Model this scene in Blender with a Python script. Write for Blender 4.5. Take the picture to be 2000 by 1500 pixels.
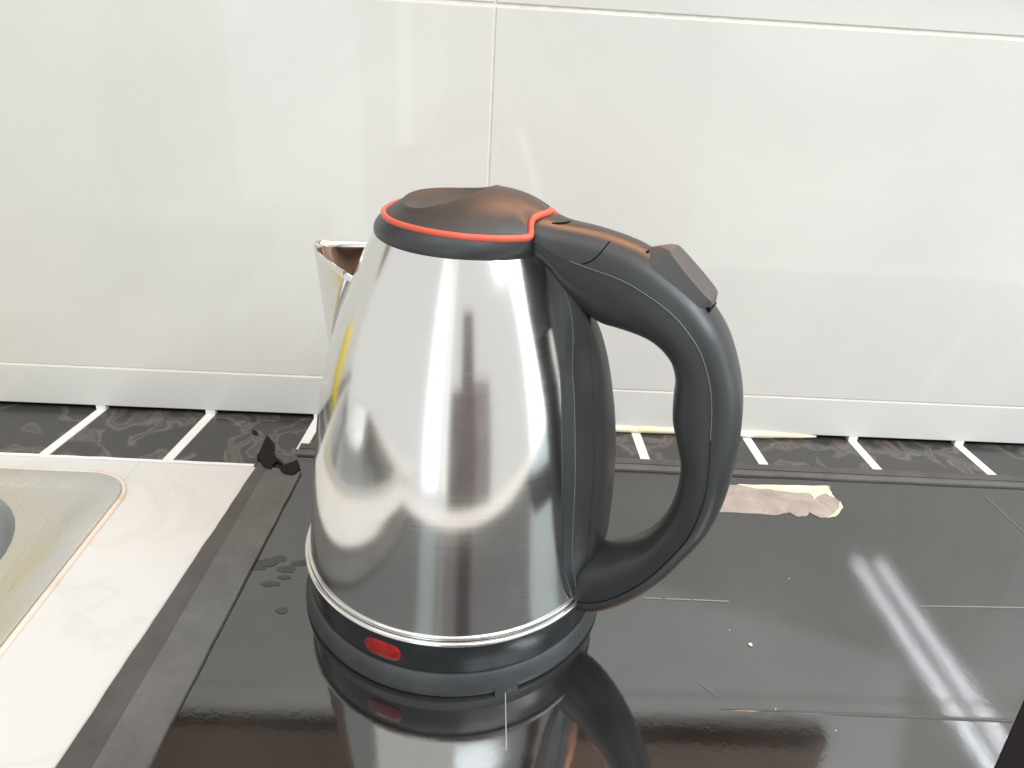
import bpy, bmesh, math, random
from mathutils import Vector, Matrix, noise
random.seed(7)
R = math.radians
sc = bpy.context.scene
for o in list(bpy.data.objects):
    bpy.data.objects.remove(o)

# ------------------------------------------------------------------ camera
cd = bpy.data.cameras.new('camera')
cam = bpy.data.objects.new('camera', cd)
sc.collection.objects.link(cam)
RX = Vector((0.99838132, -0.00122625, 0.05686157))
UP = Vector((-0.04991891, 0.46020922, 0.88640599))
FW = Vector((0.02725518, 0.88780965, -0.45940308))
CP = Vector((0.01512603, -0.32005324, 0.29025979))
FPX = 1449.39
m = Matrix((RX, UP, -FW)).transposed().to_4x4()
m.translation = CP
cam.matrix_world = m
cd.sensor_width = 36.0
cd.lens = FPX / 2000 * 36
cd.clip_start = 0.01
cd.clip_end = 60
cd.dof.use_dof = False
sc.camera = cam
sc.render.resolution_x = 1024
sc.render.resolution_y = 768

# ------------------------------------------------------------------ world (soft room light) and lamps
w = bpy.data.worlds.new('World')
sc.world = w
w.use_nodes = True
bg = w.node_tree.nodes['Background']
bg.inputs[0].default_value = (1.0, 0.985, 0.955, 1)
bg.inputs[1].default_value = 0.62

def area(name, loc, target, sx, sy, radiance, col):
    l = bpy.data.lights.new(name, 'AREA')
    l.shape = 'RECTANGLE'
    l.size, l.size_y = sx, sy
    l.energy = radiance * math.pi * sx * sy
    l.color = col
    o = bpy.data.objects.new(name, l)
    sc.collection.objects.link(o)
    o.location = loc
    d = Vector(target) - Vector(loc)
    o.rotation_euler = d.to_track_quat('-Z', 'Y').to_euler()
    return o

area('window_light', (1.75, -0.62, 0.50), (0, -0.05, 0.50), 0.80, 2.2, 1.35, (0.80, 0.95, 1.0))
area('far_window_light', (-0.62, -2.0, 0.50), (0, 0, 0.50), 0.42, 2.2, 0.82, (0.74, 0.95, 1.0))
area('far_window_light', (-0.26, -2.0, 0.50), (0, 0, 0.50), 0.045, 2.2, 0.95, (1.0, 0.99, 0.92))
area('cool_fill', (0.9, -1.15, 2.1), (0.35, 0.12, 0.1), 1.3, 1.0, 4.6, (0.88, 0.95, 1.0))  # unseen cool lamp added to lift the handle and right of the wall
area('overhead_fill', (-0.4, -0.5, 1.7), (-0.15, 0.0, 0.0), 1.2, 0.9, 1.2, (1.0, 0.97, 0.92))  # unseen soft fill added overhead to brighten the counter
area('wall_light', (0.15, 0.138, 0.470), (0.15, -0.60, 0.22), 0.34, 0.14, 9.5, (1.0, 0.48, 0.24))
for dx in (0.0, 0.085):          # twin tube lamp on the ceiling, seen again in the hob via the glazed wall
    area('tube_light', (1.455 + dx, -1.02, 1.5), (1.455 + dx, -1.02, 0.0), 0.018, 0.90, 230.0, (0.90, 0.94, 1.0))

sc.view_settings.view_transform = 'Standard'
sc.view_settings.look = 'None'
sc.view_settings.exposure = 0.45
sc.view_settings.gamma = 1.0
sc.view_settings.use_curve_mapping = False
sc.render.engine = 'CYCLES'

# ------------------------------------------------------------------ helpers
def ray(u, v):
    return FW + RX * ((u - 1000) / FPX) - UP * ((v - 750) / FPX)

def onz(u, v, z=0.0):
    d = ray(u, v)
    return CP + d * ((z - CP.z) / d.z)

def link(name, me, mat=None, parent=None):
    o = bpy.data.objects.new(name, me)
    sc.collection.objects.link(o)
    if mat:
        me.materials.append(mat)
    if parent:
        o.parent = parent
    return o

def mk(name, verts, faces, mat=None, parent=None, smooth=True, angle=35):
    me = bpy.data.meshes.new(name)
    me.from_pydata([tuple(v) for v in verts], [], faces)
    bm = bmesh.new()
    bm.from_mesh(me)
    bmesh.ops.recalc_face_normals(bm, faces=bm.faces)
    bm.to_mesh(me)
    bm.free()
    if smooth:
        me.polygons.foreach_set('use_smooth', [True] * len(me.polygons))
        me.set_sharp_from_angle(angle=R(angle))
    me.update()
    return link(name, me, mat, parent)

def tag(o, label=None, cat=None, group=None, kind=None):
    for k, v in (('label', label), ('category', cat), ('group', group), ('kind', kind)):
        if v:
            o[k] = v
    return o

def bevel(o, wd, seg=2, ang=30):
    b = o.modifiers.new('bevel', 'BEVEL')
    b.width = wd
    b.segments = seg
    b.limit_method = 'ANGLE'
    b.angle_limit = R(ang)
    return o

def box(name, x0, x1, y0, y1, z0, z1, mat, parent=None, bw=0):
    v = [(x, y, z) for z in (z0, z1) for y in (y0, y1) for x in (x0, x1)]
    f = [(0, 1, 3, 2), (4, 5, 7, 6), (0, 1, 5, 4), (2, 3, 7, 6), (0, 2, 6, 4), (1, 3, 7, 5)]
    o = mk(name, v, f, mat, parent, smooth=False)
    if bw:
        bevel(o, bw)
    return o

def prism(name, pts, z0, z1, mat, parent=None, bw=0):
    n = len(pts)
    v = [(p[0], p[1], z0) for p in pts] + [(p[0], p[1], z1) for p in pts]
    f = [tuple(range(n)), tuple(range(n, 2 * n))] + [(i, (i + 1) % n, n + (i + 1) % n, n + i) for i in range(n)]
    o = mk(name, v, f, mat, parent, smooth=False)
    if bw:
        bevel(o, bw)
    return o

def interp(x, xs, ys):
    if x <= xs[0]:
        return ys[0]
    for i in range(1, len(xs)):
        if x <= xs[i]:
            t = (x - xs[i - 1]) / (xs[i] - xs[i - 1])
            return ys[i - 1] * (1 - t) + ys[i] * t
    return ys[-1]

def catmull(pts, n, closed=False):
    out = []
    N = len(pts)
    segs = N if closed else N - 1
    for i in range(segs):
        g = (lambda k: pts[k % N]) if closed else (lambda k: pts[min(max(k, 0), N - 1)])
        p0, p1, p2, p3 = g(i - 1), g(i), g(i + 1), g(i + 2)
        for j in range(n):
            t = j / n
            out.append([0.5 * (2 * b + (c - a) * t + (2 * a - 5 * b + 4 * c - d) * t * t + (3 * b - a - 3 * c + d) * t ** 3)
                        for a, b, c, d in zip(p0, p1, p2, p3)])
    if not closed:
        out.append(list(pts[-1]))
    return out

def grid_faces(nr, nc, wrap=False):
    f = []
    for i in range(nr - 1):
        for j in range(nc if wrap else nc - 1):
            k = (j + 1) % nc
            f.append((i * nc + j, i * nc + k, (i + 1) * nc + k, (i + 1) * nc + j))
    return f

def revolve(name, prof, mat, parent=None, n=160, angle=35, caps=False):
    v = []
    for r, z in prof:
        for j in range(n):
            a = 2 * math.pi * j / n
            v.append((r * math.cos(a), r * math.sin(a), z))
    f = grid_faces(len(prof), n, True)
    if caps:
        f += [tuple(range(n)), tuple(range((len(prof) - 1) * n, len(prof) * n))]
    return mk(name, v, f, mat, parent, angle=angle)

def tube(name, pts, rad, mat, parent=None, closed=False, n=10):
    P = [Vector(p) for p in pts]
    N = len(P)
    v = []
    for i in range(N):
        if closed:
            t = P[(i + 1) % N] - P[i - 1]
        else:
            t = P[min(i + 1, N - 1)] - P[max(i - 1, 0)]
        t.normalize()
        a = t.cross(Vector((0, 0, 1)))
        if a.length < 1e-4:
            a = t.cross(Vector((1, 0, 0)))
        a.normalize()
        b = a.cross(t).normalized()
        rr = rad(i / (N - 1)) if callable(rad) else rad
        for k in range(n):
            q = 2 * math.pi * k / n
            v.append(P[i] + a * (rr * math.cos(q)) + b * (rr * math.sin(q)))
    f = grid_faces(N, n, True)
    if closed:
        f += [((N - 1) * n + k, (N - 1) * n + (k + 1) % n, (k + 1) % n, k) for k in range(n)]
    else:
        f += [tuple(range(n)), tuple(range((N - 1) * n, N * n))]
    return mk(name, v, f, mat, parent, angle=60)

# ------------------------------------------------------------------ materials
def mat(name):
    mt = bpy.data.materials.new(name)
    mt.use_nodes = True
    nt = mt.node_tree
    return mt, nt, nt.nodes['Principled BSDF']

def nd(nt, typ, **kw):
    n = nt.nodes.new(typ)
    for k, v in kw.items():
        setattr(n, k, v)
    return n

def texco(nt, scale=(1, 1, 1), out='Object'):
    t = nd(nt, 'ShaderNodeTexCoord')
    mp = nd(nt, 'ShaderNodeMapping')
    mp.inputs['Scale'].default_value = scale
    nt.links.new(t.outputs[out], mp.inputs['Vector'])
    return mp.outputs[0]

def noisetex(nt, vec, scale, detail=4, rough=0.55, dist=0.0):
    n = nd(nt, 'ShaderNodeTexNoise')
    n.inputs['Scale'].default_value = scale
    n.inputs['Detail'].default_value = detail
    n.inputs['Roughness'].default_value = rough
    n.inputs['Distortion'].default_value = dist
    nt.links.new(vec, n.inputs['Vector'])
    return n.outputs['Fac']

def ramp(nt, fac, stops):
    r = nd(nt, 'ShaderNodeValToRGB')
    e = r.color_ramp.elements
    while len(e) < len(stops):
        e.new(0.5)
    for el, (p, c) in zip(e, stops):
        el.position = p
        el.color = (c, c, c, 1) if isinstance(c, (int, float)) else (*c, 1)
    nt.links.new(fac, r.inputs[0])
    return r.outputs[0]

def bump(nt, bs, h, strength, dist):
    b = nd(nt, 'ShaderNodeBump')
    b.inputs['Strength'].default_value = strength
    b.inputs['Distance'].default_value = dist
    nt.links.new(h, b.inputs['Height'])
    nt.links.new(b.outputs[0], bs.inputs['Normal'])

def mixc(nt, fac, a, b):
    mx = nd(nt, 'ShaderNodeMix', data_type='RGBA')
    for sock, val in ((mx.inputs[0], fac), (mx.inputs[6], a), (mx.inputs[7], b)):
        if isinstance(val, (int, float)):
            sock.default_value = val
        elif isinstance(val, tuple):
            sock.default_value = (*val, 1)
        else:
            nt.links.new(val, sock)
    return mx.outputs[2]

def simple(name, col, rough, spec=0.5, metal=0.0, nscale=0, namt=0.0, bstr=0.0, bscale=900, var=0.0):
    mt, nt, bs = mat(name)
    bs.inputs['Base Color'].default_value = (*col, 1)
    bs.inputs['Roughness'].default_value = rough
    bs.inputs['Specular IOR Level'].default_value = spec
    bs.inputs['Metallic'].default_value = metal
    vec = texco(nt)
    if namt:
        n = noisetex(nt, vec, nscale, 5)
        nt.links.new(ramp(nt, n, [(0.3, max(0, rough - namt)), (0.7, rough + namt)]), bs.inputs['Roughness'])
    if var:
        n = noisetex(nt, vec, nscale or 20, 5)
        lo = tuple(c * (1 - var) for c in col)
        hi = tuple(min(1, c * (1 + var)) for c in col)
        nt.links.new(ramp(nt, n, [(0.3, lo), (0.7, hi)]), bs.inputs['Base Color'])
    if bstr:
        bump(nt, bs, noisetex(nt, vec, bscale, 2), bstr, 0.0004)
    return mt

# brushed steel
def steel(name, rough, aniso):
    mt, nt, bs = mat(name)
    bs.inputs['Base Color'].default_value = (0.80, 0.80, 0.785, 1)
    bs.inputs['Metallic'].default_value = 1
    bs.inputs['Anisotropic'].default_value = aniso
    v = texco(nt, (7, 7, 4200))
    n = noisetex(nt, v, 1.0, 3, 0.6)
    nt.links.new(ramp(nt, n, [(0.3, rough * 0.75), (0.75, rough * 1.35)]), bs.inputs['Roughness'])
    v2 = texco(nt, (1, 1, 1))
    n2 = noisetex(nt, v2, 14, 2)
    add = nd(nt, 'ShaderNodeMath', operation='MULTIPLY_ADD')
    nt.links.new(n2, add.inputs[0])
    add.inputs[1].default_value = 6.0
    nt.links.new(n, add.inputs[2])
    bump(nt, bs, add.outputs[0], 0.055, 0.00010)
    tg = nd(nt, 'ShaderNodeTangent', direction_type='RADIAL', axis='Z')
    nt.links.new(tg.outputs[0], bs.inputs['Tangent'])
    return mt

M = {}
M['steel'] = steel('brushed_steel', 0.135, 0.5)
M['steel_trim'] = simple('polished_steel', (0.82, 0.82, 0.80), 0.14, metal=1)
M['plastic'] = simple('black_plastic', (0.030, 0.033, 0.034), 0.36, 0.6, nscale=60, namt=0.05, bstr=0.12, bscale=2600)
M['plastic_band'] = simple('gloss_black_plastic', (0.020, 0.024, 0.025), 0.24, 0.6, nscale=40, namt=0.05, bstr=0.03, bscale=2000)
M['plastic_ring'] = simple('grey_black_plastic', (0.050, 0.054, 0.056), 0.40, 0.5, nscale=70, namt=0.06, bstr=0.12, bscale=2200, var=0.15)
M['lid'] = simple('matt_lid_plastic', (0.040, 0.038, 0.036), 0.44, 0.6, nscale=60, namt=0.05, bstr=0.16, bscale=3000)
M['switch'] = simple('grey_switch_plastic', (0.085, 0.088, 0.090), 0.5, 0.4, nscale=90, namt=0.05, bstr=0.12, bscale=2600)
M['dark_gap'] = simple('dark_gap', (0.004, 0.004, 0.004), 0.7, 0.1)
M['seam_glint'] = simple('pale_seam_glint', (0.17, 0.18, 0.18), 0.35, 0.5)  # pale colour painted for light caught on moulded edges
M['trim_red'] = simple('orange_red_plastic', (0.66, 0.115, 0.07), 0.36, 0.5, nscale=50, namt=0.04)

mt, nt, bs = mat('red_lens')
bs.inputs['Base Color'].default_value = (0.50, 0.016, 0.013, 1)
bs.inputs['Roughness'].default_value = 0.12
bs.inputs['Coat Weight'].default_value = 0.5
bs.inputs['Transmission Weight'].default_value = 0.3
nt.links.new(ramp(nt, noisetex(nt, texco(nt, (1, 1, 0.4)), 260, 3), [(0.35, (0.30, 0.006, 0.006)), (0.65, (0.62, 0.03, 0.022))]), bs.inputs['Base Color'])
M['lens'] = mt

# hob: dark glass, dusty and scratched
mt, nt, bs = mat('hob_glass')
v = texco(nt)
n1 = noisetex(nt, v, 9, 6, 0.6, 0.4)
n2 = noisetex(nt, v, 260, 4, 0.65)
bs.inputs['IOR'].default_value = 2.3
nt.links.new(ramp(nt, n1, [(0.25, (0.008, 0.0085, 0.0085)), (0.5, (0.016, 0.016, 0.0155)), (0.8, (0.034, 0.032, 0.031))]), bs.inputs['Base Color'])
nt.links.new(ramp(nt, n1, [(0.3, 0.03), (0.7, 0.07)]), bs.inputs['Roughness'])
bump(nt, bs, n2, 0.06, 0.0003)
bs.inputs['Sheen Weight'].default_value = 0.10      # dust film
bs.inputs['Sheen Roughness'].default_value = 0.35
bs.inputs['Sheen Tint'].default_value = (0.95, 0.95, 0.93, 1)
M['hob'] = mt

# pale glazed wall tile with faint clouding and pale veins
def walltile(name, base):
    mt, nt, bs = mat(name)
    v = texco(nt)
    n = noisetex(nt, v, 3.8, 6, 0.6, 0.8)
    cl = ramp(nt, n, [(0.3, tuple(b * 0.94 for b in base)), (0.7, tuple(min(1, b * 1.04) for b in base))])
    wv = nd(nt, 'ShaderNodeTexNoise')
    wv.inputs['Scale'].default_value = 4.0
    wv.inputs['Detail'].default_value = 3
    wv.inputs['Distortion'].default_value = 0.5
    nt.links.new(texco(nt, (1, 1, 0.7)), wv.inputs['Vector'])
    ve = ramp(nt, wv.outputs['Fac'], [(0.475, 0), (0.5, 0.40), (0.525, 0)])
    sel = ramp(nt, noisetex(nt, v, 3.2, 2), [(0.5, 0), (0.68, 1)])
    mu = nd(nt, 'ShaderNodeMath', operation='MULTIPLY')
    nt.links.new(ve, mu.inputs[0])
    nt.links.new(sel, mu.inputs[1])
    c = mixc(nt, mu.outputs[0], cl, (0.80, 0.80, 0.78))
    nt.links.new(c, bs.inputs['Base Color'])
    bs.inputs['Roughness'].default_value = 0.045
    bs.inputs['Specular IOR Level'].default_value = 0.42
    bs.inputs['IOR'].default_value = 1.5
    bump(nt, bs, noisetex(nt, v, 9, 2), 0.02, 0.002)
    return mt
M['tile'] = walltile('pale_glazed_tile', (0.675, 0.660, 0.618))
M['tile_low'] = walltile('pale_glazed_skirting_tile', (0.690, 0.680, 0.648))
M['tile_low'].node_tree.nodes['Principled BSDF'].inputs['Roughness'].default_value = 0.22
M['grout_wall'] = simple('cream_grout', (0.78, 0.73, 0.65), 0.8, 0.2, nscale=120, var=0.1, bstr=0.4, bscale=700)
M['grout_white'] = simple('white_grout', (0.82, 0.82, 0.80), 0.7, 0.3, nscale=200, var=0.04, bstr=0.3, bscale=900)
M['void'] = simple('dark_recess', (0.03, 0.03, 0.028), 0.8, 0.2)

# black marble ledge tile
mt, nt, bs = mat('black_marble')
v = texco(nt)
dn = nd(nt, 'ShaderNodeTexNoise')
dn.inputs['Scale'].default_value = 22
dn.inputs['Detail'].default_value = 5
nt.links.new(v, dn.inputs['Vector'])
vm = nd(nt, 'ShaderNodeVectorMath', operation='MULTIPLY_ADD')
nt.links.new(dn.outputs['Color'], vm.inputs[0])
vm.inputs[1].default_value = (0.045, 0.045, 0.045)
nt.links.new(v, vm.inputs[2])
nz = noisetex(nt, vm.outputs[0], 24, 2, 0.4, 0.7)
ve = ramp(nt, nz, [(0.44, 0), (0.475, 0.55), (0.50, 0.1), (0.525, 0.8), (0.56, 0)])
bs.inputs['Roughness'].default_value = 0.28
nt.links.new(mixc(nt, ve, (0.052, 0.053, 0.052), (0.175, 0.145, 0.134)), bs.inputs['Base Color'])
M['marble'] = mt

# white counter with faint grey veins
mt, nt, bs = mat('white_counter')
v = texco(nt)
nz = noisetex(nt, v, 6, 6, 0.6, 1.4)
ve = ramp(nt, nz, [(0.46, 0), (0.5, 0.16), (0.54, 0)])
nt.links.new(mixc(nt, ve, (0.655, 0.65, 0.625), (0.42, 0.42, 0.41)), bs.inputs['Base Color'])
bs.inputs['Roughness'].default_value = 0.32
M['counter'] = mt

def stripmat(name, col):
    mt, nt, bs = mat(name)
    v = texco(nt)
    n = noisetex(nt, v, 30, 6, 0.65)
    nt.links.new(ramp(nt, n, [(0.3, tuple(c * 0.75 for c in col)), (0.7, tuple(c * 1.25 for c in col))]), bs.inputs['Base Color'])
    bs.inputs['Roughness'].default_value = 0.42
    bump(nt, bs, noisetex(nt, v, 60, 4), 0.25, 0.001)
    return mt
M['strip_dark'] = stripmat('dark_sealing_strip', (0.080, 0.073, 0.068))
M['strip_light'] = stripmat('grey_sealing_strip', (0.115, 0.112, 0.105))
M['torn'] = simple('torn_black_tape', (0.014, 0.012, 0.011), 0.8, 0.2, bstr=0.4, bscale=400)

# sink steel with limescale and yellow staining
mt, nt, bs = mat('sink_steel')
v = texco(nt)
n = noisetex(nt, v, 16, 6, 0.65, 0.8)
n3 = noisetex(nt, v, 7, 4, 0.6, 1.0)
c = mixc(nt, ramp(nt, n3, [(0.56, 0), (0.74, 0.8)]), (0.64, 0.64, 0.62), (0.60, 0.55, 0.36))
nt.links.new(c, bs.inputs['Base Color'])
bs.inputs['Metallic'].default_value = 0.75
nt.links.new(ramp(nt, n, [(0.3, 0.34), (0.7, 0.55)]), bs.inputs['Roughness'])
bump(nt, bs, noisetex(nt, texco(nt, (1, 0.35, 1)), 60, 5, 0.7, 1.2), 0.55, 0.0015)
M['sink'] = mt
M['basin'] = simple('basin_steel_shaded', (0.42, 0.42, 0.41), 0.38, metal=0.85, nscale=20, namt=0.08)  # same steel as the flange, dimness of the hollow put into the colour
mt, nt, bs = mat('stained_sealant')
n = noisetex(nt, texco(nt), 34, 5, 0.6, 0.6)
nt.links.new(ramp(nt, n, [(0.35, (0.74, 0.67, 0.61)), (0.58, (0.72, 0.62, 0.52)), (0.74, (0.60, 0.44, 0.26))]), bs.inputs['Base Color'])
bs.inputs['Roughness'].default_value = 0.5
M['sealant'] = mt
mt, nt, bs = mat('yellowed_caulk')
n = noisetex(nt, texco(nt), 26, 5, 0.6, 0.6)
nt.links.new(ramp(nt, n, [(0.35, (0.84, 0.80, 0.68)), (0.65, (0.80, 0.66, 0.40))]), bs.inputs['Base Color'])
bs.inputs['Roughness'].default_value = 0.5
M['caulk'] = mt
mt, nt, bs = mat('tape_residue')
n = noisetex(nt, texco(nt), 60, 6, 0.7, 0.5)
nt.links.new(ramp(nt, n, [(0.3, (0.27, 0.24, 0.22)), (0.7, (0.45, 0.40, 0.36))]), bs.inputs['Base Color'])
bs.inputs['Roughness'].default_value = 0.75
bump(nt, bs, n, 0.6, 0.001)
M['residue'] = mt
M['residue_pale'] = simple('pale_glue', (0.78, 0.68, 0.52), 0.7, 0.3, nscale=90, var=0.12, bstr=0.4, bscale=500)
M['scratch'] = simple('pale_scratch', (0.30, 0.30, 0.29), 0.5, 0.4)
M['line_white'] = simple('white_line', (0.40, 0.42, 0.42), 0.4, 0.4)
M['crumb'] = simple('white_crumb', (0.85, 0.84, 0.82), 0.6)
M['water'] = simple('drying_water_mark', (0.008, 0.008, 0.008), 0.12, 0.5)
M['water'].node_tree.nodes['Principled BSDF'].inputs['IOR'].default_value = 1.92
M['slab'] = simple('black_slab', (0.006, 0.0055, 0.0055), 0.65, 0.12, bstr=0.1, bscale=1500)
M['wood'] = simple('warm_brown_board', (0.20, 0.11, 0.055), 0.5, 0.4, nscale=12, var=0.2)

# ------------------------------------------------------------------ setting: wall
def wy(x):
    return 0.1690 + 0.014 * x

def wall_tile(x0, x1, z0, z1, mat_, parent, gap=0.0006, lift=0.0, top_bevel=0.0005):
    xs = (x0 + gap, x1 - gap)
    v = []
    for z in (z0 + gap, z1 - gap):
        for x in xs:
            v.append((x, wy(x) - lift, z))
            v.append((x, wy(x) + 0.008, z))
    f = [(0, 2, 6, 4), (1, 3, 7, 5), (0, 1, 3, 2), (4, 5, 7, 6), (0, 1, 5, 4), (2, 3, 7, 6)]
    return bevel(mk('tile', v, f, mat_, parent, smooth=False), top_bevel)

wall = mk('wall', [(-1.3, wy(-1.3) - 0.0004, 0.0045), (1.3, wy(1.3) - 0.0004, 0.0045), (1.3, wy(1.3) - 0.0004, 0.62), (-1.3, wy(-1.3) - 0.0004, 0.62),
                   (-1.3, wy(-1.3) + 0.06, 0.0045), (1.3, wy(1.3) + 0.06, 0.0045), (1.3, wy(1.3) + 0.06, 0.62), (-1.3, wy(-1.3) + 0.06, 0.62)],
          [(0, 1, 2, 3), (4, 5, 6, 7), (0, 1, 5, 4), (2, 3, 7, 6), (0, 3, 7, 4), (1, 2, 6, 5)], M['grout_wall'], smooth=False)
tag(wall, kind='structure')
XS = [-1.20, -0.597, 0.0063, 0.61, 1.21]
for i in range(4):
    wall_tile(XS[i], XS[i + 1], 0.2875, 0.60, M['tile'], wall, lift=0.0013 if i == 2 else 0.0011)
    wall_tile(XS[i], XS[i + 1], 0.0365, 0.2865, M['tile'], wall, lift=0.0008 if i != 2 else 0.0011)
    wall_tile(XS[i], XS[i + 1], 0.0045, 0.0362, M['tile_low'], wall, gap=0.0002, lift=0.0014)

# ledge of black marble tiles with white joints
ledge = mk('ledge', [(x, y, z) for z in (-0.03, -0.0012) for y in (0.098, 0.235) for x in (-1.2, 1.2)],
           [(0, 1, 3, 2), (4, 5, 7, 6), (0, 1, 5, 4), (2, 3, 7, 6), (0, 2, 6, 4), (1, 3, 7, 5)], M['void'], smooth=False)
tag(ledge, kind='structure')
J = [(-1.075, -1.085), (-0.995, -1.005), (-0.915, -0.925), (-0.835, -0.845), (-0.755, -0.765), (-0.675, -0.685), (-0.595, -0.605), (-0.516, -0.524), (-0.436, -0.445), (-0.3555, -0.3645), (-0.2752, -0.2842), (-0.1947, -0.2018), (-0.1143, -0.1170), (-0.033, -0.034), (0.048, 0.048),
     (0.1272, 0.1292), (0.2133, 0.2165), (0.2975, 0.3010), (0.3822, 0.3868), (0.467, 0.472), (0.552, 0.558), (0.637, 0.643), (0.722, 0.728), (0.807, 0.813), (0.892, 0.898), (0.977, 0.983), (1.06, 1.067)]
YFL, YFR = 0.1020, 0.1240
HW = 0.0034
for i in range(len(J) - 1):
    (b0, f0), (b1, f1) = J[i], J[i + 1]
    YF = YFR if f0 > -0.125 else YFL
    yb0, yb1 = wy(b0) + 0.004, wy(b1) + 0.004
    prism('marble_tile', [(f0 + HW, YF), (f1 - HW, YF), (b1 - HW, yb1), (b0 + HW, yb0)], -0.008, 0.0002 + 0.0002 * random.random(), M['marble'], ledge, 0.0005)
for b, f_ in J:
    YF = YFR if b > -0.12 else YFL
    yb = wy(b) + 0.0035
    o = prism('joint', [(f_ - HW, YF), (f_ + HW, YF), (b + HW, yb), (b - HW, yb)], -0.008, 0.0005, M['grout_white'], ledge)
    prism('joint_end', [(b - HW, wy(b) - 0.0014), (b + HW, wy(b) - 0.0014), (b + HW, yb), (b - HW, yb)], 0.0006, 0.0046, M['grout_white'], o)

# irregular yellowed caulk where the wall meets the ledge
def caulk(x0, x1, rad, seed, drop):
    pts = []
    n = 90
    for i in range(n + 1):
        x = x0 + (x1 - x0) * i / n
        k = noise.noise(Vector((x * 45, seed, 0))) * 0.0012 + noise.noise(Vector((x * 140, seed, 3))) * 0.0005
        pts.append((x, wy(x) - 0.0015 - k * 0.8, 0.0035 + k * 0.6))
    def rr(t):
        x = x0 + (x1 - x0) * t
        e = min(1, t * 10, (1 - t) * 10)
        return (rad + 0.0016 * noise.noise(Vector((x * 30, 7 + seed, 1)))) * (0.25 + 0.75 * e)
    return tube('caulk', pts, rr, M['caulk'], None, n=10)
tag(caulk(0.085, 0.268, 0.0028, 2.0, 0), 'irregular yellowed caulk bead between pale wall and black ledge tiles', 'caulk')

# ------------------------------------------------------------------ counter, hob base, strips
SX, SY = -0.2140, 0.0830          # back right corner of the sink
counter = tag(bpy.data.objects.new('counter', None), kind='structure')
sc.collection.objects.link(counter)
CZ = -0.0006
box('counter_slab', SX - 0.006, -0.139, -0.31, 0.1012, -0.04, CZ, M['counter'], counter, 0.0006)
box('counter_slab', -0.90, SX - 0.0061, SY - 0.006, 0.1013, -0.04, CZ, M['counter'], counter, 0.0006)
box('counter_slab', -0.1389, 1.0, -0.31, -0.2511, -0.04, CZ, M['counter'], counter, 0.0006)
box('counter_slab', 0.7005, 1.2, -0.2510, 0.1238, -0.04, CZ, M['counter'], counter, 0.0006)
box('counter_slab', -0.90, SX - 0.0062, -0.46, -0.3501, -0.04, CZ, M['counter'], counter, 0.0006)
# uneven caulk lip along the back of the counter
pts = []
for i in range(121):
    x = -0.9 + (0.9 - 0.143) * i / 120
    pts.append((x, 0.1015 + 0.0006 * noise.noise(Vector((x * 60, 1, 0))), 0.0 + 0.0003 * noise.noise(Vector((x * 80, 5, 0)))))
tag(tube('caulk', pts, 0.0012, M['grout_white'], None, n=8), 'thin white caulk line between white counter and black ledge tiles', 'caulk')

# hob
hob = bpy.data.objects.new('hob', None)
sc.collection.objects.link(hob)
tag(hob, 'black glass hob with dusty scratched surface under the kettle', 'hob')
box('glass_plate', -0.1385, 0.70, -0.250, 0.1235, -0.006, 0.0, M['hob'], hob, 0.0012)

def strip(name, A, B, z0, z1, mat_, parent, seed, amp=0.0007, n=60):
    # ribbon between two edge lines, edges slightly wavy
    v = []
    for i in range(n + 1):
        t = i / n
        for k, (p0, p1) in enumerate((A, B)):
            d = Vector((p1[0] - p0[0], p1[1] - p0[1]))
            nn = Vector((-d.y, d.x)).normalized()
            wv = amp * noise.noise(Vector((t * 22, seed + k * 9, 0.0)))
            x, y = p0[0] + d.x * t + nn.x * wv, p0[1] + d.y * t + nn.y * wv
            v.append((x, y, z0))
            v.append((x, y, z1 + 0.0002 * noise.noise(Vector((t * 15, seed, k)))))
    f = []
    for i in range(n):
        a, b = i * 4, i * 4 + 4
        f += [(a, a + 1, b + 1, b), (a + 1, a + 3, b + 3, b + 1), (a + 3, a + 2, b + 2, b + 3), (a + 2, a, b, b + 2)]
    f += [(0, 1, 3, 2), (n * 4, n * 4 + 1, n * 4 + 3, n * 4 + 2)]
    return mk(name, v, f, mat_, parent, smooth=False)
strip('sealing_strip', ((-0.1405, 0.1040), (-0.1636, -0.250)), ((-0.1315, 0.0985), (-0.1442, -0.250)), -0.0004, 0.0012, M['strip_dark'], hob, 3)
strip('sealing_strip', ((-0.1325, 0.0985), (-0.1452, -0.250)), ((-0.1095, 0.0950), (-0.1240, -0.250)), -0.0002, 0.0018, M['strip_light'], hob, 5, 0.0004)
strip('sealing_strip', ((-0.1180, 0.1240), (0.70, 0.1255)), ((-0.1180, 0.1160), (0.70, 0.1185)), -0.0002, 0.0014, M['strip_light'], hob, 8)
strip('sealing_strip', ((-0.1180, 0.1292), (0.70, 0.1318)), ((-0.1180, 0.1228), (0.70, 0.1240)), 0.0002, 0.0021, M['strip_dark'], hob, 11)

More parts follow.
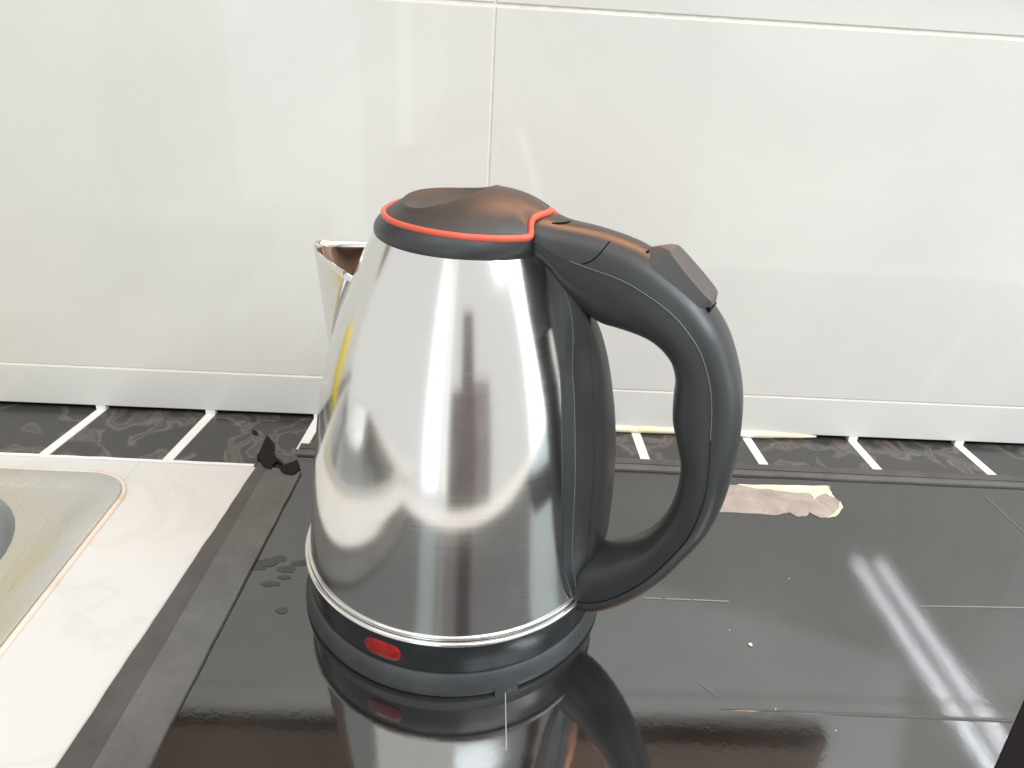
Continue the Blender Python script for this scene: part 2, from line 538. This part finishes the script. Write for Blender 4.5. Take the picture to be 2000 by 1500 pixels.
# torn bits of black tape at the corner
def blob(name, pxs, z0, z1, mat_, parent=None, jit=0.0):
    pts = []
    P = [onz(u, v) for u, v in pxs]
    for i, p in enumerate(P):
        q = P[(i + 1) % len(P)]
        for t in (0, 0.5):
            x, y = p.x + (q.x - p.x) * t, p.y + (q.y - p.y) * t
            pts.append((x + jit * random.uniform(-1, 1), y + jit * random.uniform(-1, 1)))
    pts = [tuple(q) for q in catmull(pts, 3, True)]
    return prism(name, pts, z0, z1, mat_, parent)
blob('torn_patch', [(523, 858), (512, 878), (504, 898), (514, 912), (528, 922), (540, 908), (552, 912), (540, 898), (536, 874)], 0.0008, 0.0030, M['torn'], hob, 0.0006)
blob('torn_patch', [(546, 918), (562, 912), (582, 906), (586, 922), (576, 932), (556, 930)], 0.0008, 0.0029, M['torn'], hob, 0.0006)
blob('torn_patch', [(492, 842), (500, 844), (505, 852), (496, 850)], 0.0003, 0.0012, M['torn'], hob, 0.0003)

# residue of old tape
rs = [(1385, 948), (1440, 948), (1500, 949), (1560, 950), (1618, 950), (1624, 962), (1630, 972), (1640, 980), (1645, 992), (1640, 1000), (1632, 1008), (1618, 1011), (1600, 1011), (1590, 1006), (1581, 1002), (1575, 1008), (1560, 1010), (1548, 1006), (1541, 1002), (1515, 1006), (1480, 1004), (1430, 1002), (1380, 999)]
res = blob('tape_residue', rs, 0.0, 0.0005, M['residue'], hob, 0.0005)
blob('glue_edge', [(1440, 948), (1500, 949), (1560, 950), (1616, 951), (1622, 963), (1628, 972), (1612, 966), (1598, 970), (1590, 976), (1580, 966), (1555, 963), (1530, 961), (1500, 957), (1470, 955)], 0.0003, 0.0008, M['residue_pale'], hob, 0.0007)
blob('glue_edge', [(1640, 980), (1646, 992), (1641, 1001), (1631, 1010), (1618, 1012), (1628, 1004), (1637, 994)], 0.0003, 0.0007, M['residue_pale'], hob, 0.0004)

def scratch(pa, pb, wd, mat_, z=0.0004, name='scratch'):
    a, b = onz(*pa), onz(*pb)
    d = (b - a).normalized()
    nn = Vector((-d.y, d.x, 0)) * wd / 2
    return prism(name, [a + nn, a - nn, b - nn, b + nn], -0.0002, z, mat_, hob)
scratch((987, 1352), (989, 1466), 0.00042, M['line_white'], name='white_line')
for a, b in (((1255, 1168), (1292, 1170)), ((1300, 1170), (1350, 1172)), ((1353, 1172), (1423, 1175))):
    scratch(a, b, 0.0005, M['scratch'])
scratch((1798, 1184), (2040, 1188), 0.0004, M['scratch'])
scratch((1925, 972), (2010, 1050), 0.0003, M['scratch'])
scratch((1362, 1332), (1400, 1360), 0.00018, M['scratch'])
# low crease across the hob surface
v = []
NC = 13
for i in range(81):
    t = i / 80
    a = onz(1200 + (1975 - 1200) * t, 1376 + (1408 - 1376) * t)
    hgt = 0.0006 * min(1, t * 1.5) * (0.8 + 0.4 * noise.noise(Vector((t * 9, 4, 0))))
    for k in range(NC):
        q = k / (NC - 1) * 2 - 1
        v.append((a.x, a.y + q * 0.0030, -0.0002 + hgt * math.exp(-(q / 0.42) ** 2)))
mk('film_crease', v, grid_faces(81, NC), M['hob'], hob, angle=80)

for u, v, r in ((500, 1108, .0035), (522, 1100, .004), (545, 1092, .003), (562, 1112, .0035), (585, 1100, .003), (600, 1096, .002), (529, 1140, .0028), (556, 1128, .002), (551, 1193, .0024), (460, 1405, .0018)):
    p = onz(u, v)
    pts = []
    for k in range(18):
        a = 2 * math.pi * k / 18
        q = r * (1 + 0.55 * noise.noise(Vector((math.cos(a) * 1.5 + u, math.sin(a) * 1.5, v))))
        pts.append((p.x + 1.5 * q * math.cos(a), p.y + 0.8 * q * math.sin(a)))
    prism('water_mark', pts, 0.0, (0.0001 if u != 278 else 0.0021) + 0.0002 * random.random(), M['water'], hob)
def crumb(u, v, s, label):
    p = onz(u, v)
    bm = bmesh.new()
    bmesh.ops.create_icosphere(bm, subdivisions=2, radius=s)
    for vv in bm.verts:
        vv.co *= 1 + 0.35 * noise.noise(vv.co * 900 + Vector((u, v, 0)))
        vv.co.z *= 0.6
    me = bpy.data.meshes.new('crumb')
    bm.to_mesh(me)
    bm.free()
    o = link('crumb', me, M['crumb'])
    o.location = (p.x, p.y, s * 0.45)
    o.rotation_euler.z = u
    return tag(o, label, 'crumb', 'crumbs on the hob')
crumb(1465, 1260, 0.0011, 'larger white crumb lying on the hob beside the kettle handle')
for u, v, lb in ((1425, 1231, 'tiny pale speck on the hob close beside the larger white crumb'), (1515, 1385, 'tiny pale speck lying along the crease in the hob surface'),
                 (1632, 1427, 'tiny pale speck between the hob crease and the black slab'), (1541, 1130, 'tiny pale speck between the dashed scratch and the light streak')):
    crumb(u, v, 0.0003, lb)

# black slab at the front right
A_, B_ = onz(2010, 1347, 0.003), onz(1935, 1518, 0.003)
d = (A_ - B_).normalized()
nn = Vector((d.y, -d.x, 0))
A2, B2 = A_ + d * 0.03, B_ - d * 0.05
slab = prism('black_slab', [B2, A2, A2 + nn * 0.12, B2 + nn * 0.12], 0.0, 0.003, M['slab'], None, 0.0006)
tag(slab, 'flat matt black slab lying across the front corner of the hob', 'slab')

# ------------------------------------------------------------------ sink
sink = bpy.data.objects.new('sink', None)
sc.collection.objects.link(sink)
sink.location = (SX, SY, 0)
tag(sink, 'stained steel sink with rounded corner set in the white counter', 'sink')
def rrect(x0, x1, y0, y1, r, n=10):
    pts = []
    for cx, cy, a0 in ((x1 - r, y1 - r, 0), (x0 + r, y1 - r, 90), (x0 + r, y0 + r, 180), (x1 - r, y0 + r, 270)):
        for k in range(n + 1):
            a = R(a0 + 90 * k / n)
            pts.append((cx + r * math.cos(a), cy + r * math.sin(a)))
    return pts
loops = [(rrect(-0.62, 0.0, -0.43, 0.0, 0.026), 0.0),
         (rrect(-0.62, 0.0, -0.43, 0.0, 0.026), 0.0016),
         (rrect(-0.618, -0.002, -0.428, -0.002, 0.024), 0.0024),
         (rrect(-0.606, -0.014, -0.416, -0.014, 0.020), 0.0026),
         (rrect(-0.604, -0.0165, -0.414, -0.0165, 0.0185), 0.0014),
         (rrect(-0.584, -0.036, -0.410, -0.0195, 0.070), 0.0006),
         (rrect(-0.581, -0.039, -0.407, -0.0225, 0.068), -0.004),
         (rrect(-0.572, -0.048, -0.398, -0.0315, 0.062), -0.10),
         (rrect(-0.54, -0.082, -0.36, -0.067, 0.09), -0.135)]
v, nn_ = [], len(loops[0][0])
for pts, z in loops:
    for x, y in pts:
        v.append((x, y, z + (0.0003 * noise.noise(Vector((x * 40, y * 40, 0))) if z > 0 else 0)))
k5 = 5 * nn_
mk('flange', v[:6 * nn_], grid_faces(6, nn_, True), M['sink'], sink, angle=40)
mk('basin', v[k5:], grid_faces(len(loops) - 5, nn_, True) + [tuple(range((len(loops) - 6) * nn_, (len(loops) - 5) * nn_))], M['basin'], sink, angle=40)
pts = []
for x, y in rrect(-0.6215, 0.0015, -0.4315, 0.0015, 0.0275):
    pts.append((x, y, 0.0001))
pts = [tuple(p_) for p_ in pts]
tube('sealant', [(a + 0.0008 * noise.noise(Vector((a * 90, b * 90, 2))), b + 0.0008 * noise.noise(Vector((a * 90, b * 90, 5))), c) for a, b, c in pts], 0.0016, M['sealant'], sink, closed=True, n=8)

cab = bpy.data.objects.new('wall_cabinet', None)
sc.collection.objects.link(cab)
cab.location = (0, 0.1600, 0.332)
tag(cab, 'brown wooden wall cabinet hung above the pale tiles', 'cabinet')
M['wood'] = simple('warm_brown_wood', (0.16, 0.085, 0.045), 0.5, 0.4, nscale=12, var=0.25)
box('carcass', -1.0, 0.36, 0.0, 0.012, 0.0, 0.29, M['wood'], cab, 0.001)
for k in range(3):
    box('cabinet_door', -0.995 + 0.45 * k, -0.555 + 0.45 * k, -0.006, -0.0005, 0.003, 0.286, M['wood'], cab, 0.001)

# added dark stand-in for the person at the camera and a yellow bottle on the ledge: out of frame, seen only in the steel
standin = bpy.data.objects.new('person_standin', None)
sc.collection.objects.link(standin)
standin.location = (0.155, -1.05, -0.85)
standin.rotation_euler.z = R(8)
tag(standin, 'added dark stand-in for the person at the camera, seen only in the steel', 'person_standin')
M['standin_body'] = simple('standin_dark', (0.19, 0.17, 0.17), 0.6, 0.3, nscale=6, var=0.25)
box('standin_lower', -0.24, 0.10, -0.10, 0.02, 0, 1.12, M['standin_body'], standin, 0.02)
M['side'] = simple('standin_grey', (0.33, 0.31, 0.31), 0.6, 0.3, nscale=6, var=0.2)
box('standin_side', 0.101, 0.34, -0.10, 0.01, 0, 1.16, M['side'], standin, 0.02)
box('standin_upper', -0.09, 0.09, -0.10, 0.015, 1.121, 1.50, M['standin_body'], standin, 0.01)
bottle = bpy.data.objects.new('bottle', None)
sc.collection.objects.link(bottle)
bottle.location = (-0.408, 0.135, 0.0004)
tag(bottle, 'yellow squeeze bottle standing on the black ledge behind the sink', 'bottle')
M['yellow'] = simple('yellow_plastic', (0.80, 0.62, 0.03), 0.35, 0.5)
revolve('flask', [(0.0, 0.0), (0.028, 0.0), (0.030, 0.003), (0.030, 0.115), (0.026, 0.128), (0.011, 0.1325), (0.0105, 0.134), (0.0, 0.134)], M['yellow'], bottle, n=40)
revolve('cap', [(0.0, 0.1341), (0.011, 0.1341), (0.011, 0.150), (0.006, 0.154), (0.004, 0.168), (0.0, 0.168)], M['counter'], bottle, n=32)

# ------------------------------------------------------------------ kettle
PHI = R(-28)
kettle = bpy.data.objects.new('kettle', None)
sc.collection.objects.link(kettle)
kettle.rotation_euler.z = PHI       # local +x points along the handle
tag(kettle, 'brushed steel electric kettle with black handle, dark lid and orange red trim', 'kettle')

ZZ = [.0330, .035, .045, .055, .065, .075, .085, .095, .105, .115, .125, .135, .145, .155, .165, .175, .185, .195, .2]
RR = [.0773, .0767, .0754, .0743, .0733, .0723, .0712, .0702, .0689, .0674, .0656, .0635, .0608, .0577, .0543, .0504, .0461, .0412, .0387]
def rbody(z):
    return interp(z, ZZ, RR)
prof = catmull([(r, z) for r, z in zip(RR, ZZ)], 6)
# soften the knots
for _ in range(12):
    q = [p[:] for p in prof]
    for i in range(1, len(prof) - 1):
        q[i] = [(prof[i - 1][k] + 2 * prof[i][k] + prof[i + 1][k]) / 4 for k in (0, 1)]
    prof = q
body = revolve('body', prof + [[0.036, 0.2005], [0.034, 0.196]], M['steel'], kettle, n=192, angle=50)

def bead(r0, z0, a, b=None, n=12):
    b = b or a
    return [(r0 + a * math.cos(2 * math.pi * k / n), z0 + b * math.sin(2 * math.pi * k / n)) for k in range(n)] + [(r0 + a, z0)]
revolve('seam_bead', bead(0.0779, 0.0316, 0.0014, 0.0013), M['steel_trim'], kettle, n=192, angle=60)
revolve('seam_bead', bead(0.0770, 0.0346, 0.0007, 0.0007), M['steel_trim'], kettle, n=192, angle=60)
band = revolve('base_band', [(0.060, 0.0300), (0.0765, 0.0302), (0.0775, 0.0300), (0.0778, 0.0290), (0.0776, 0.020), (0.0772, 0.0125), (0.0760, 0.0116), (0.060, 0.0116)], M['plastic_band'], kettle, n=192)
ring = revolve('base_ring', [(0.060, 0.0123), (0.0766, 0.0123), (0.0778, 0.0121), (0.0786, 0.0112), (0.0796, 0.0075), (0.0806, 0.0036), (0.0808, 0.0020), (0.0802, 0.0006), (0.0790, 0.0002), (0.060, 0.0002)], M['plastic_ring'], kettle, n=192)
# little foot tab under the ring
ta = R(-69) - PHI
v = []
for k in range(9):
    a = ta + (k / 8 - 0.5) * 0.14
    for r, z in ((0.0775, 0.0000), (0.0818, 0.0000), (0.0814, 0.0030), (0.0775, 0.0030)):
        v.append((r * math.cos(a), r * math.sin(a), z))
f = grid_faces(9, 4, True) + [(0, 1, 2, 3), (32, 33, 34, 35)]
mk('foot', v, f, M['plastic_ring'], ring, smooth=False)

# red indicator lens let into the band
la, lz = R(-112.2) - PHI, 0.0208
def lens(hw, hz, rad, bulge, inner, mat_, name, parent):
    rows, cols = 8, 40
    v = []
    for i in range(rows + 1):
        t = i / rows
        for j in range(cols):
            q = 2 * math.pi * j / cols
            c_, s_ = math.cos(q), math.sin(q)
            # stadium outline
            sx = (hw - hz) * (1 if c_ > 0 else -1) * min(1, abs(c_) * 2.2) + hz * c_
            sy = hz * s_
            rr_ = rad + bulge * (1 - t ** 4)
            a = la + sx * t / 0.0776
            v.append((rr_ * math.cos(a), rr_ * math.sin(a), lz + sy * t))
    for j in range(cols):
        q = v[rows * cols + j]
        l = math.hypot(q[0], q[1])
        v.append((q[0] * inner / l, q[1] * inner / l, q[2]))
    f = grid_faces(rows + 2, cols, True)
    return mk(name, v, f, mat_, parent, angle=50)
lens(0.0096, 0.0052, 0.0779, 0.0006, 0.075, M['lens'], 'indicator_lamp', band)

# spout: folded sheet, keel opposite the handle
v = []
NZ, NS = 26, 33
keel = lambda z: interp(z, [.092, .110, .133, .155, .1775], [.0700, .0735, .0775, .0808, .0845])
for i in range(NZ):
    t = i / (NZ - 1)
    z0 = 0.094 + (0.1775 - 0.094) * t
    de = R(2 + 34 * t ** 0.8)
    rb = rbody(z0) - 0.0006
    P0 = Vector((-rb * math.cos(de), -rb * math.sin(de)))
    P2 = Vector((-rb * math.cos(de), rb * math.sin(de)))
    K = Vector((-keel(z0), 0))
    wgt = 2.2
    mid = (P0 + P2) / 2
    P1 = (K * (1 + wgt) - mid) / wgt
    for j in range(NS):
        s = j / (NS - 1)
        b0, b1, b2 = (1 - s) ** 2, 2 * s * (1 - s) * wgt, s * s
        p_ = (P0 * b0 + P1 * b1 + P2 * b2) / (b0 + b1 + b2)
        tip = max(0, 1 - abs(s - 0.5) * 4)
        z = z0 + (0.0012 * tip * t ** 4)
        v.append((p_.x, p_.y, z))
sp = mk('spout', v, grid_faces(NZ, NS), M['steel'], kettle, angle=60)
so = sp.modifiers.new('thickness', 'SOLIDIFY')
so.thickness = 0.0009
so.offset = 0
# pouring grille behind the spout mouth, brown reflection painted into its colour
gz, gv = [], []
for i in range(9):
    z = 0.135 + 0.043 * i / 8
    for j in range(13):
        a = math.pi + R(30) * (j / 12 - 0.5) * 2 * (0.55 + 0.45 * i / 8)
        r = rbody(z) + 0.0005
        gv.append((r * math.cos(a), r * math.sin(a), z))
mk('strainer', gv, grid_faces(9, 13), simple('strainer_brown_reflection', (0.62, 0.50, 0.43), 0.35, 0.5, metal=0.6), sp)

# ---- lid, trim and collar
half = [(-.0347, 0, .2060), (-.0305, -.0172, .2062), (-.0180, -.0298, .2066), (-.001, -.0344, .2070), (.0155, -.0324, .2070), (.0285, -.0258, .2068), (.0365, -.0192, .2069),
        (.0392, -.0162, .2073), (.0388, -.0140, .2085), (.0372, -.0112, .2107), (.0368, -.0082, .2126), (.0382, -.0045, .2135), (.0392, 0, .2137)]
full = half + [(u, -vv, z) for u, vv, z in reversed(half[1:-1])]
rim = catmull(full, 10, True)
NR = len(rim)
C0 = (0.003, 0.0)
def zdome(u, vv):
    d = 0.012 - u
    k = 0.0112 * (d / 0.0465) ** 2 if d > 0 else 0.0060 * (d / 0.028) ** 2
    return 0.2197 - k - 0.0122 * (vv / 0.0345) ** 2
def sstep(a, b, x):
    t = min(1, max(0, (x - a) / (b - a)))
    return t * t * (3 - 2 * t)
NT = 46
v = [(C0[0], C0[1], 0)]
for i in range(1, NT + 1):
    t = (i / NT)
    for u1, v1, z1 in rim:
        du, dv = u1 - C0[0], v1 - C0[1]
        ln = math.hypot(du, dv)
        k = (ln - 0.0009) / ln
        v.append((C0[0] + du * t * k, C0[1] + dv * t * k, (z1, zdome(u1, v1), t)))
out = []
for x, y, zt in v:
    if zt == 0:
        z = zdome(x, y)
    else:
        z1, zd1, t = zt
        z = zdome(x, y) + (z1 + 0.0004 - zd1) * t ** 7
    e = math.hypot((x + 0.0075) / 0.0185, y / 0.0235)
    lip = 0.0007 * math.exp(-((e - 1.03) / 0.05) ** 2) * (1 if x < 0.002 else 0.3)
    if e < 1:
        ee = max(e, 1e-4)
        bx, by = -0.0075 + (x + 0.0075) / ee, y / ee
        zb = zdome(bx, by) + 0.0007 * math.exp(-0.36) * (1 if bx < 0.002 else 0.3)
        z = 0.2094 + (zb - 0.2094) * e ** 3.0
    else:
        z += lip
    out.append((x, y, z))
v = out
f = [(0, 1 + j, 1 + (j + 1) % NR) for j in range(NR)]
f += [tuple(1 + q for q in fc) for fc in grid_faces(NT, NR, True)]
# skirt
base = len(v)
for j in range(NR):
    x, y, z = v[1 + (NT - 1) * NR + j]
    v.append((x, y, z - 0.003))
f += [(1 + (NT - 1) * NR + j, 1 + (NT - 1) * NR + (j + 1) % NR, base + (j + 1) % NR, base + j) for j in range(NR)]
lid = mk('lid', v, f, M['lid'], kettle, angle=55)
# orange red trim loop, slightly oval
tr = [Vector(p_) for p_ in rim]
v = []
for i in range(NR):
    t = (tr[(i + 1) % NR] - tr[i - 1]).normalized()
    a = t.cross(Vector((0, 0, 1))).normalized()
    b = a.cross(t).normalized()
    for k in range(12):
        q = 2 * math.pi * k / 12
        v.append(tr[i] + a * (0.0013 * math.cos(q)) + b * (0.0015 * math.sin(q)))
f = grid_faces(NR, 12, True) + [((NR - 1) * 12 + k, (NR - 1) * 12 + (k + 1) % 12, (k + 1) % 12, k) for k in range(12)]
mk('trim', v, f, M['trim_red'], lid, angle=60)
# collar from the body up to the trim
v = []
rows = 12
for i in range(rows + 1):
    t = i / rows
    for u1, v1, z1 in rim:
        a = math.atan2(v1, u1)
        near = max(0, math.cos(a)) ** 6
        rb = 0.0392 + 0.0022 * near
        bx, by, bz = rb * math.cos(a), rb * math.sin(a), 0.1982
        ln = math.hypot(u1, v1)
        ex, ey, ez = u1 * (ln + 0.0004) / ln, v1 * (ln + 0.0004) / ln, z1 - 0.0002
        bul = math.sin(math.pi * min(1, t * 1.0)) * 0.0011
        x = bx + (ex - bx) * t ** 1.5 + bul * math.cos(a)
        y = by + (ey - by) * t ** 1.5 + bul * math.sin(a)
        v.append((x, y, bz + (ez - bz) * t))
lo = [(0.0375 * math.cos(math.atan2(p_[1], p_[0])), 0.0375 * math.sin(math.atan2(p_[1], p_[0])), 0.1976) for p_ in rim]
v = lo + v
f = grid_faces(rows + 2, NR, True)
mk('collar', v, f, M['plastic'], kettle, angle=50)

# ---- handle
ST = [((.0300, .2090), (.0340, .1950), .0135, .4), ((.0385, .2126), (.0445, .1890), .0160, .70), ((.0474, .2118), (.0545, .1790), .0152, .68), ((.0620, .2112), (.0665, .1728), .0144, .52), ((.0752, .2093), (.0748, .1722), .0142, .32),
      ((.0840, .2067), (.0796, .1722), .0140, .16), ((.0952, .2013), (.0862, .1718), .0138, .05), ((.1042, .1958), (.0915, .1706), .0136, 0), ((.1114, .1893), (.0963, .1680), .0134, 0),
      ((.1190, .1803), (.1005, .1637), .0132, 0), ((.1257, .1669), (.1028, .1575), .0130, 0), ((.1297, .1543), (.1033, .1500), .0130, 0), ((.1318, .1400), (.1047, .1392), .0131, 0),
      ((.1324, .1285), (.1083, .1293), .0132, 0), ((.1324, .1160), (.1116, .1195), .0132, 0), ((.1312, .1015), (.1120, .1060), .0132, 0), ((.1280, .0875), (.1100, .0940), .0132, 0),
      ((.1222, .0740), (.1060, .0832), .0133, 0), ((.1136, .0565), (.0998, .0735), .0135, 0), ((.1028, .0400), (.0914, .0660), .0140, 0), ((.0910, .0275), (.0845, .0615), .0146, .1),
      ((.0810, .0215), (.0775, .0590), .0150, .2), ((.0720, .0195), (.0700, .0580), .0152, .25)]
flat = [(*o_, *i_, w_, tp) for o_, i_, w_, tp in ST]
path = catmull(flat, 6)
def section(row, which, n=28):
    ox, oz, ix, iz, w_, tp = row
    O, I = Vector((ox, oz)), Vector((ix, iz))
    mid = (O + I) / 2
    e = (O - I) / 2
    a = e.length
    e.normalize()
    cut = 0.36                      # parting line, in units of a, towards the outside
    p = 2.35
    pts = []
    t0 = math.acos(cut)             # angle from the outer tip
    # find angle where |cos|^(2/p) = cut
    t0 = math.acos(cut ** (p / 2))
    if which == 'outer':
        rng = [(-t0 + 2 * t0 * k / n) for k in range(n + 1)]
        grow = 0.00035
    else:
        rng = [(t0 + (2 * math.pi - 2 * t0) * k / n) for k in range(n + 1)]
        grow = 0.0
    for q in rng:
        c_, s_ = math.cos(q), math.sin(q)
        ec = math.copysign(abs(c_) ** (2 / p), c_)
        sc_ = math.copysign(abs(s_) ** (2 / p), s_)
        wv = w_ * (1 - tp * ((1 - ec) / 2) ** 1.8)
        if ec < 0:
            wv *= 1 - 0.10 * ec * ec
        pt = mid + e * (ec * (a + grow))
        pts.append((pt.x, sc_ * (wv + grow), pt.y))
    return pts
for which, name in (('outer', 'handle_cover'), ('inner', 'handle_grip')):
    v = []
    for row in path:
        v += section(row, which)
    n = 29
    f = grid_faces(len(path), n, True) + [tuple(range(n)), tuple(range((len(path) - 1) * n, len(path) * n))]
    ob = mk(name, v, f, M['plastic'], kettle, angle=48)
    if which == 'outer':
        cover = ob
    else:
        grip = ob
# parting line on each side: caught light painted pale along the upper stretch, dark below
for sgn in (0, -1):
    pts = []
    for row in path[15:-2]:
        s_ = section(row, 'outer')[sgn]
        pts.append((s_[0], s_[1] * 1.0, s_[2]))
    tube('parting_line', pts[:58], 0.00016, M['seam_glint'], cover, n=6)
    tube('parting_line', pts[57:], 0.00014, M['dark_gap'], cover, n=6)

# hinge seams: dark gaps let into the cover
def on_cover(k, q):
    i = min(int(k), len(path) - 2)
    t = k - i
    row = [a * (1 - t) + b * t for a, b in zip(path[i], path[i + 1])]
    ss = section(row, 'outer')
    x = q * (len(ss) - 1)
    j = min(int(x), len(ss) - 2)
    tt = x - j
    return [a * (1 - tt) + b * tt for a, b in zip(ss[j], ss[j + 1])]
tube('hinge_gap', catmull([on_cover(k, q) for k, q in ((13.0, .50), (12.9, .46), (12.4, .42), (11.4, .385), (10.0, .36))], 5), lambda t: 0.00025 + 0.00035 * math.sin(math.pi * t), M['dark_gap'], cover, n=8)
for side in (0, 1):
    pts = [on_cover(k, (1 - q) if side else q) for k, q in ((21.2, .33), (21.0, .27), (20.6, .20), (19.8, .12), (18.6, .055), (17.2, .015))]
    tube('hinge_gap', catmull(pts, 6), 0.00028, M['dark_gap'], cover, n=6)

# bracket running down the body under the handle
zs = [.196, .193, .185, .177, .165, .153, .140, .125, .106, .088, .066, .055, .049, .042, .036, .0335]
hw = [.0040, .0052, .0068, .0085, .0110, .0133, .0162, .0190, .0207, .0218, .0226, .0213, .0195, .0174, .0158, .0150]
cr_ = [.0480, .0500, .0560, .0612, .0678, .0722, .0752, .0780, .0802, .0811, .0813, .0808, .0805, .0800, .0796, .0792]
rows = catmull([(a, b, c_) for a, b, c_ in zip(zs, hw, cr_)], 4)
ss_ = [-1, -.985, -.90, -.80, -.74, -.68, -.60, -.50, -.40, -.28, -.14, 0, .14, .28, .40, .50, .60, .68, .74, .80, .90, .985, 1]
v = []
for z, h, c_ in rows:
    rb = rbody(z)
    for s in ss_:
        y = s * h
        xb = math.sqrt(max(1e-6, rb * rb - y * y))
        as_ = abs(s)
        rise = c_ - rb
        lv = interp(as_, [0, .28, .42, .62, .74, .80, .985, 1.0], [1.0, .985, .93, .40, .20, .27, .10, -.06])
        full = sstep(0.150, 0.182, z)
        lv = lv * (1 - full) + full * interp(as_, [0, .28, .42, .62, .74, .80, .985, 1.0], [1.0, .99, .97, .88, .74, .62, .25, -.06])
        hgt = rise * lv
        if as_ > .6 and full < 0.02:
            hgt = min(hgt, 0.0055 * lv / .42)
        v.append((xb * (1 - lv) + (rb) * lv * (1 if as_ < .5 else 0) + (xb * lv if as_ >= .5 else 0) + max(hgt, -0.0008), y, z))
brk = mk('handle_bracket', v, grid_faces(len(rows), len(ss_)), M['plastic'], kettle, angle=28)
for jj in (3, 7, len(ss_) - 8, len(ss_) - 4):      # moulded lines along the bracket, crease highlight painted into the pale pair
    tube('moulded_line', [v[i * len(ss_) + jj] for i in range(4, len(rows) - 2)], 0.00020 if jj in (3, len(ss_) - 4) else 0.00028, M['seam_glint'] if jj in (3, len(ss_) - 4) else M['plastic'], brk, n=6)

# rocker switch on the handle's shoulder
top = [(.0835, .2075), (.0880, .2092), (.0925, .2095), (.0950, .2078), (.1010, .2028), (.1070, .1978), (.1108, .1946), (.1118, .1932), (.1120, .1900)]
top = catmull(top, 4)
v = []
NS = 15
for i, (x, z) in enumerate(top):
    t = i / (len(top) - 1)
    # direction into the handle
    inx, inz = -0.62, -0.78
    wb = 0.0094 * (0.62 + 0.38 * math.sin(math.pi * min(1, t)) ** 0.8)
    wd = max(0.0012, 0.0074 * math.sin(math.pi * min(1, max(0.02, (t - .10) / .92))) ** 0.6) if t > .1 else 0.0012
    for j in range(NS):
        s = j / (NS - 1) * 2 - 1
        as_ = abs(s)
        if as_ < 0.58:
            y, dn_ = s / 0.571 * wd, 0.0007 * (1 - (as_ / .571) ** 2)
        else:
            q = (as_ - 0.571) / 0.429
            y, dn_ = math.copysign(wd + (wb - wd) * min(1, q * 1.05), s), 0.0092 * q
        v.append((x + inx * dn_, y, z + inz * dn_))
f = grid_faces(len(top), NS) + [tuple(range(NS)), tuple(range((len(top) - 1) * NS, len(top) * NS))]
sw = mk('switch', v, f, M['switch'], kettle, angle=30)
tube('switch_gap', [(.1108, y, .1894) for y in (-.005, -.0025, 0, .0025, .005)], 0.0013, M['dark_gap'], sw, n=8)
tube('switch_gap', [(.0838, y, .2064) for y in (-.004, 0, .004)], 0.0008, M['dark_gap'], sw, n=8)
